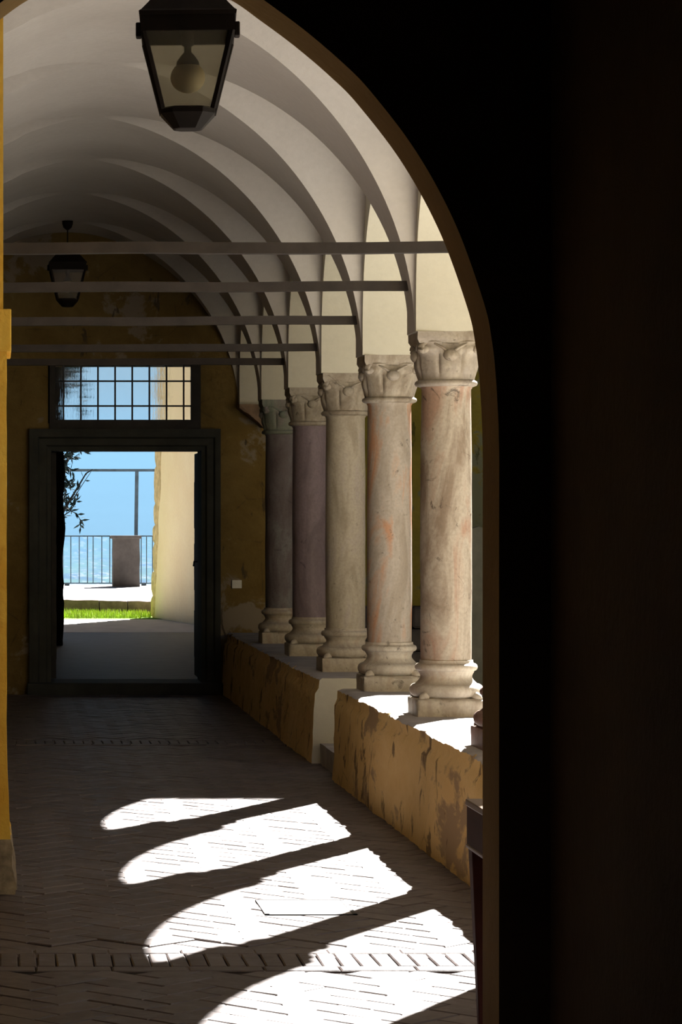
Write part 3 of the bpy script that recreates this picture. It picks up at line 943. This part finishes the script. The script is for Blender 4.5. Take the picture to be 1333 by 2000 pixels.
# ---------------------------------------------------------------- passage behind the portal
YP = 38.7
bm = bmesh.new(); box(bm, -6, 14, YE + 0.1, 41.3, -0.3, -0.002)
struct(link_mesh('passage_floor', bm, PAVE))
bm = bmesh.new(); box(bm, -9, 14, 41.3, 47.5, -0.3, 0.0)
struct(link_mesh('yard_floor', bm, m_simple('yard_paving', (0.44, 0.42, 0.42), 0.85, 0.2, var=0.15, scale=3)))
def side_wall(name, x0, x1, y0, y1, z1, mat, amp=0.05, step=0.12, face='x1'):
    bm = grid_box(x0, x1, y0, y1, -0.05, z1, step)
    for v in bm.verts:
        n_ = nz(*v.co, 2.5) + 0.6*nz(*v.co, 7)
        v.co.x += amp * n_; v.co.y += amp * 0.5 * nz(v.co.z, v.co.x, v.co.y, 4)
    return struct(link_mesh(name, bm, mat))
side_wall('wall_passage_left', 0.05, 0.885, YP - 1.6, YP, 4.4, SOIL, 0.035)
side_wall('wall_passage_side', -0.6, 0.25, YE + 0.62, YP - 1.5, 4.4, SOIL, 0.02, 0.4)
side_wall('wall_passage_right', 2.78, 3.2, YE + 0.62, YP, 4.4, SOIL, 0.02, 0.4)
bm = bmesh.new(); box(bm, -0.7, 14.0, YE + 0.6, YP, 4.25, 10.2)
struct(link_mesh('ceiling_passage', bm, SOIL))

# tan wall with a broken end
ax, ay, bx, by = 2.62, 47.2, 3.13, 44.1
wl = empty('garden_wall', (ax, ay, 0), 'tall tan plastered wall with broken stone end, seen through the open doorway', 'wall')
dirv = Vector((bx-ax, by-ay, 0)); Lw = dirv.length; dirv.normalize(); nrm = Vector((dirv.y, -dirv.x, 0))
if nrm.x > 0: nrm = -nrm
bm = bmesh.new()
HT = 7.6; nz_ = 80
def edge_x(z):  # where the plaster stops at the broken end (metres along the wall)
    return max(0.0, 0.03 + 0.21*z + 0.07*nz(z, 0, 1, 2.5))
rows = []
for j in range(nz_ + 1):
    z = HT * j / nz_ - 0.02
    rows.append([bm.verts.new(dirv*s + nrm*(-off) + Vector((0, 0, z)))
        for s, off in ((edge_x(z), 0.0), (Lw*0.5, 0.0), (Lw + 5.1, 0.0), (Lw + 5.1, 0.45), (edge_x(z), 0.45))])
for a, b in zip(rows, rows[1:]):
    for i in range(5): bm.faces.new((a[i], a[(i+1)%5], b[(i+1)%5], b[i]))
bm.faces.new(rows[0][::-1]); bm.faces.new(rows[-1])
link_mesh('wall_body', bm, TAN, wl)
z = 0.0; r2 = random.Random(3)
while z < HT - 0.2:
    hgt = 0.28 + r2.random()*0.32
    s0 = -0.14 + 0.125*z - 0.12*r2.random()
    bm = grid_box(s0, edge_x(z + hgt/2) + 0.25, -0.40, 0.0, 0, hgt + 0.004, 0.05)
    for v in bm.verts:
        t = (v.co.z / hgt - 0.5) * 2; zz = v.co.z + z
        if v.co.x < s0 + 0.12: v.co.x += 0.11 * t**4 + 0.03*nz(v.co.x, v.co.y, zz, 6)
        v.co.y += 0.008*nz(v.co.x, zz, v.co.y, 7) + (0.008 if v.co.x < edge_x(zz) - 0.02 else -0.03) * (1 if v.co.y > -0.1 else 0)
    for v in bm.verts:
        c = v.co.copy()
        v.co = dirv*c.x + nrm*(c.y) + Vector((0, 0, c.z + z))
    smooth_by_angle(link_mesh('quoin_stone', bm, TANSTONE, wl), 50)
    z += hgt

# grass, kerb, terrace
bm = bmesh.new(); r3 = random.Random(5)
def gl_y(x): return 49.2 - 1.0*(x - 0.8)*0.3
for i in range(5200):
    x = 0.2 + r3.random()*2.38; y = 46.9 + r3.random()*(49.10 - 0.62*(x - 0.9) - 46.9)
    if y < 47.3 and x > 2.4: continue
    h_ = 0.05 + 0.09*r3.random()**2 + (0.09 if x < 1.1 and r3.random() < 0.4 else 0)
    a = r3.random()*PI; wd = 0.008
    dx, dy = math.cos(a)*wd, math.sin(a)*wd; lx, ly = (r3.random()-.5)*0.06, (r3.random()-.5)*0.06
    v = [bm.verts.new(c) for c in ((x-dx, y-dy, 0.0), (x+dx, y+dy, 0.0), (x+dx*0.6+lx*0.5, y+dy*0.6+ly*0.5, h_*0.6), (x-dx*0.6+lx*0.5, y-dy*0.6+ly*0.5, h_*0.6), (x+lx, y+ly, h_))]
    bm.faces.new((v[0], v[1], v[2], v[3])); bm.faces.new((v[3], v[2], v[4]))


def link_raw(name, bm, mat):
    me = bpy.data.meshes.new(name); bm.to_mesh(me); bm.free(); me.materials.append(mat)
    ob = bpy.data.objects.new(name, me); C.objects.link(ob); return ob
tag(link_raw('grass', bm, GRASSM), 'strip of bright green grass at the foot of the grey kerb', 'grass', kind='stuff')
bm = bmesh.new(); box(bm, -8, 14, 46.6, 49.3, -0.3, 0.004)
struct(link_mesh('grass_soil', bm, m_simple('grassy_soil', (0.13, 0.22, 0.04), 0.95, 0.1, scale=4)))
# kerb of rough stones
kb = empty('kerb', (1.7, 49.0, 0), 'low rough grey stone kerb between the grass and the raised terrace', 'kerb')
kx = -1.5; r4 = random.Random(9)
def ky(x): return 49.35 - 0.62*(x - 0.9)
while kx < 3.6:
    w_ = 0.45 + r4.random()*0.5
    bm = grid_box(kx, min(kx + w_ - 0.015, 3.7), -0.15, 0.15, -0.05, 0.235 + r4.random()*0.015, 0.06)
    for v in bm.verts:
        v.co.y += ky(v.co.x)
        v.co += Vector((0.008*nz(*v.co, 7), 0.02*nz(*v.co, 6), 0.010*nz(v.co.x, v.co.y, 0, 6)))
        v.co -= Vector((1.7, 49.0, 0))
    smooth_by_angle(link_mesh('kerb_stone', bm, KERB, kb), 40)
    kx += w_
bm = bmesh.new()
q = [(-9, ky(-9)), (6, ky(6)), (14, 46.2), (14, 57.8), (-9, 57.8)]
tz = [0.225 + (0.30 - 0.225) * (y - 48) / 9.8 for _, y in q]
tz = [min(0.30, max(0.215, t)) for t in tz]
a = [bm.verts.new((x, y + 0.05, t)) for (x, y), t in zip(q, tz)]; b = [bm.verts.new((x, y + 0.05, -0.6)) for x, y in q]
bm.faces.new(a); bm.faces.new(b[::-1])
for i in range(5): bm.faces.new((a[i], a[(i+1)%5], b[(i+1)%5], b[i]))
struct(link_mesh('terrace', bm, TERR))

# railing
YR = 57.1
rl = empty('railing', (1.5, YR, 0.30), 'thin blue-grey iron railing at the terrace edge above the valley', 'railing')
def rpart(nm, x0, x1, y0, y1, z0, z1, m=RAILM, par=rl, org=(1.5, YR, 0.30)):
    bm = bmesh.new(); box(bm, x0, x1, y0, y1, z0, z1)
    return part(nm, bm, m, par, *org)
rz0, rz1 = PZ(1139, YR), PZ(1047, YR)
rpart('top_rail', -2.0, 6.0, YR - 0.012, YR + 0.012, rz1 - 0.012, rz1 + 0.012)
rpart('bottom_rail', -2.0, 6.0, YR - 0.010, YR + 0.010, rz0 - 0.010, rz0 + 0.010)
pxs = [75, 91, 107, 123, 138.5, 155, 171, 182, 199, 214.5, 229, 244, 260, 276, 286.5, 298, 314, 330, 346, 362]
for px in pxs:
    x = PX(px, YR)
    rpart('baluster', x - 0.009, x + 0.009, YR - 0.009, YR + 0.009, rz0, rz1)
for px in (131, 281):
    x = PX(px, YR)
    rpart('foot', x - 0.05, x + 0.05, YR - 0.04, YR + 0.04, 0.29, rz0)
# pillar with slab
pl = empty('pillar', (PX(246, 56.6), 56.6, 0.29), 'squat grey square pillar with a flat slab top in front of the railing', 'pillar')
Yp = 56.6; org = (PX(246, 56.6), 56.6, 0.29)
bm = grid_box(PX(220, Yp), PX(272, Yp), Yp - 0.26, Yp + 0.26, 0.27, PZ(1052, Yp), 0.08)
for v in bm.verts: v.co += Vector((0.008*nz(*v.co, 4), 0.008*nz(*v.co, 5), 0))
part('pillar_block', bm, PILLAR, pl, *org)
bm = bmesh.new(); box(bm, PX(216, Yp), PX(275, Yp), Yp - 0.30, Yp + 0.30, PZ(1052, Yp), PZ(1046, Yp)); bevel(bm, 0.008, 1)
part('cap_slab', bm, PILLAR, pl, *org)
# pergola frame
pg = empty('pergola', (PX(268, 57.4), 57.4, 0.29), 'slim grey pergola post and crossbar standing above the squat pillar', 'pergola')
org = (PX(268, 57.4), 57.4, 0.29); Yg = 57.4
bm = bmesh.new(); xx = PX(267.5, Yg)
box(bm, xx - 0.035, xx + 0.035, Yg - 0.035, Yg + 0.035, 0.29, PZ(921, Yg)); 
for v in bm.verts:
    if v.co.z < 1: v.co.x -= 0.03
part('post', bm, RAILM, pg, *org)
bm = bmesh.new(); box(bm, -3.0, 6.0, Yg - 0.03, Yg + 0.03, PZ(921, Yg), PZ(916, Yg))
part('crossbar', bm, RAILM, pg, *org)
bm = bmesh.new(); box(bm, -2.9, -2.83, Yg - 0.035, Yg + 0.035, 0.29, PZ(921, Yg))
part('post', bm, RAILM, pg, *org)

# olive tree left of the view, its branches reach into the doorway
YT = 51.5
ot = empty('olive_tree', (-0.2, YT, 0.2), 'olive tree with narrow silhouette-dark leaves, seen through the doorway against the hazy valley', 'tree')
bm = bmesh.new(); leaves = bmesh.new(); r5 = random.Random(21)
def leaf(p, d, L=0.13):
    d = Vector(d).normalized(); u = d.cross(Vector((r5.random()-.5, r5.random()-.5, r5.random()-.5))).normalized()
    wdt = 0.018 + 0.007*r5.random()
    a_ = leaves.verts.new(p); b_ = leaves.verts.new(p + d*L*0.45 + u*wdt); c_ = leaves.verts.new(p + d*L); e_ = leaves.verts.new(p + d*L*0.45 - u*wdt)
    f_ = leaves.verts.new(p + d*L*0.5 + d.cross(u)*0.006)
    for tri in ((a_, b_, f_), (b_, c_, f_), (c_, e_, f_), (e_, a_, f_)): leaves.faces.new(tri)
def P(px, py, dy=0.0): 
    return Vector((PX(px, YT), YT + dy, PZ(py, YT)))
def twig(pts, r0, r1, dens=1.0, sub=True):
    n_ = len(pts)
    tube(bm, pts, [r0 + (r1-r0)*i/(n_-1) for i in range(n_)], 6)
    for a, b in zip(pts, pts[1:]):
        L = (b-a).length
        for i in range(int(L*44*dens)):
            p = a.lerp(b, r5.random())
            d = (b-a).normalized()*0.7 + Vector((r5.random()-.5, (r5.random()-.5)*0.6, r5.random()-.5))*1.7
            leaf(p, d, 0.11 + 0.07*r5.random())
base = P(60, 1100)
twig([Vector((-0.2, YT, 0.2)), P(50, 1200), base, P(80, 1060)], 0.10, 0.06, 0)
twig([P(80, 1060), P(114, 1016), P(132, 985), P(150, 955), P(168, 925), P(181, 917)], 0.035, 0.008, 0.25)
twig([P(132, 985), P(146, 970), P(160, 948), P(178, 921)], 0.012, 0.005, 0.15)
twig([P(100, 1025), P(120, 1010), P(138, 998), P(150, 1003), P(158, 1018), P(157, 1030)], 0.014, 0.005, 1.0)
twig([P(138, 998), P(146, 985), P(152, 970)], 0.008, 0.004, 1.4)
twig([P(80, 1060), P(95, 960), P(118, 925), P(134, 895), P(146, 872)], 0.05, 0.022, 0.9)
twig([P(118, 925), P(130, 940), P(141, 945), P(146, 938)], 0.012, 0.005, 1.5)
twig([P(112, 900), P(135, 885), P(152, 878), P(170, 884)], 0.015, 0.005, 1.5)
twig([P(118, 925), P(128, 960), P(132, 985)], 0.010, 0.006, 1.2)
twig([P(108, 990), P(118, 960), P(124, 940)], 0.010, 0.005, 1.4)
twig([P(146, 872), P(160, 830), P(158, 790), P(170, 750)], 0.022, 0.010, 0.8)
twig([P(95, 960), P(90, 860), P(110, 800), P(120, 740), P(150, 700)], 0.045, 0.02, 1.5)
for i in range(34):
    p = P(62 + 88*r5.random(), 700 + 90*r5.random()*0.9, (r5.random()-.5)*1.5)
    if p.x > PX(165 - (PZ(700, YT) - p.z)*45, YT): continue
    d = Vector((r5.random()-.4, r5.random()-.5, r5.random()-.6))*0.5
    twig([p - d*0.3, p + d*0.3, p + d], 0.010, 0.004, 1.6)
for i in range(22):
    p = P(100 + 26*r5.random(), 885 + 90*r5.random(), (r5.random()-.5)*0.8)
    d = Vector((r5.random()-.2, r5.random()-.5, r5.random()-.6))*0.26
    twig([p, p + d*0.5, p + d], 0.006, 0.003, 1.5)
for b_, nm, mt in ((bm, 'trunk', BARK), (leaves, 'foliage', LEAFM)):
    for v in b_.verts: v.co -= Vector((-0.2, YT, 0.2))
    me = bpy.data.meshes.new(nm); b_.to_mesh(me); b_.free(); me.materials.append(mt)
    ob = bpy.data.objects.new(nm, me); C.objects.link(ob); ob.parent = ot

# ---------------------------------------------------------------- valley and hills
bm = bmesh.new()
nxl, nyl = 40, 60
g = []
for j in range(nyl + 1):
    y = 60 * (9000/60) ** (j / nyl)
    row = []
    for i in range(nxl + 1):
        x = (i / nxl - 0.5) * (400 + y * 1.6) + 0.1*y
        if y < 1500: z = -1.0 - (y - 60) / 1440 * 62
        else: z = -63
        z += (4 + y*0.0006) * nz(x, y, 0, 0.004) if y > 200 else 0
        if y > 5200:
            k = min(1, (y - 5200) / 2800)
            z += (310 * k) * (0.97 + 0.12*nz(x, 0, 4, 0.0006) + 0.05*nz(x, y, 4, 0.003))
        row.append(bm.verts.new((x, y, z)))
    g.append(row)
for a, b in zip(g, g[1:]):
    for i in range(nxl): bm.faces.new((a[i], a[i+1], b[i+1], b[i]))
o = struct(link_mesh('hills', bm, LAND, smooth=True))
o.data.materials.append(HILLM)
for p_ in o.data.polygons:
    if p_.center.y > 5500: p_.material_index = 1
# haze over the valley
t = NT('valley_haze')
vs = t.n('ShaderNodeVolumePrincipled'); vs.inputs['Color'].default_value = (0.120, 0.262, 0.405, 1)
vs.inputs['Density'].default_value = 0.00030; vs.inputs['Anisotropy'].default_value = 0.0
t.l(vs.outputs[0], t.out.inputs['Volume'])
bm = bmesh.new(); box(bm, -4500, 4500, 380, 9500, -80, 170)
hz = link_mesh('haze', bm, t.m); hz['kind'] = 'structure'

# ---------------------------------------------------------------- light
SX, SY, SZ = 1.0, 1.78, 1.81
sun = bpy.data.lights.new('sun', 'SUN'); sun.energy = 38.0; sun.angle = math.radians(0.53); sun.color = (1.0, 0.97, 0.93)
so = bpy.data.objects.new('sun', sun); C.objects.link(so)
so.rotation_euler = Vector((SX, SY, SZ)).to_track_quat('Z', 'Y').to_euler()
so.location = (20, 30, 30)
wld = bpy.data.worlds.new('sky'); bpy.context.scene.world = wld; wld.use_nodes = True
wt = wld.node_tree; wt.nodes.clear()
sky = wt.nodes.new('ShaderNodeTexSky'); sky.sky_type = 'NISHITA'; sky.sun_disc = False
sky.sun_elevation = math.atan2(SZ, math.hypot(SX, SY)); sky.sun_rotation = math.atan2(SX, SY)
sky.altitude = 300; sky.air_density = 1.0; sky.dust_density = 2.5; sky.ozone_density = 1.5
bg = wt.nodes.new('ShaderNodeBackground'); bg.inputs['Strength'].default_value = 0.042
wo = wt.nodes.new('ShaderNodeOutputWorld')
wt.links.new(sky.outputs[0], bg.inputs[0]); wt.links.new(bg.outputs[0], wo.inputs[0])

# ---------------------------------------------------------------- camera
cd = bpy.data.cameras.new('camera'); cam = bpy.data.objects.new('camera', cd); C.objects.link(cam)
cam.location = (0, 0, EYE); cam.rotation_euler = (PI/2, 0, 0)
cd.sensor_fit = 'VERTICAL'; cd.sensor_height = 36.0; cd.lens = F / 2000 * 36.0
cd.shift_x = (666.5 + 10) / 2000; cd.shift_y = (1010 - 1000) / 2000
cd.clip_start = 0.05; cd.clip_end = 20000
sc = bpy.context.scene; sc.camera = cam
sc.view_settings.view_transform = 'Standard'; sc.view_settings.look = 'None'
sc.view_settings.gamma = 1.0; sc.view_settings.use_curve_mapping = False
sc.view_settings.exposure = 0.0
sc.cycles.max_bounces = 10; sc.cycles.diffuse_bounces = 6; sc.cycles.transparent_max_bounces = 12
sc.cycles.volume_bounces = 0
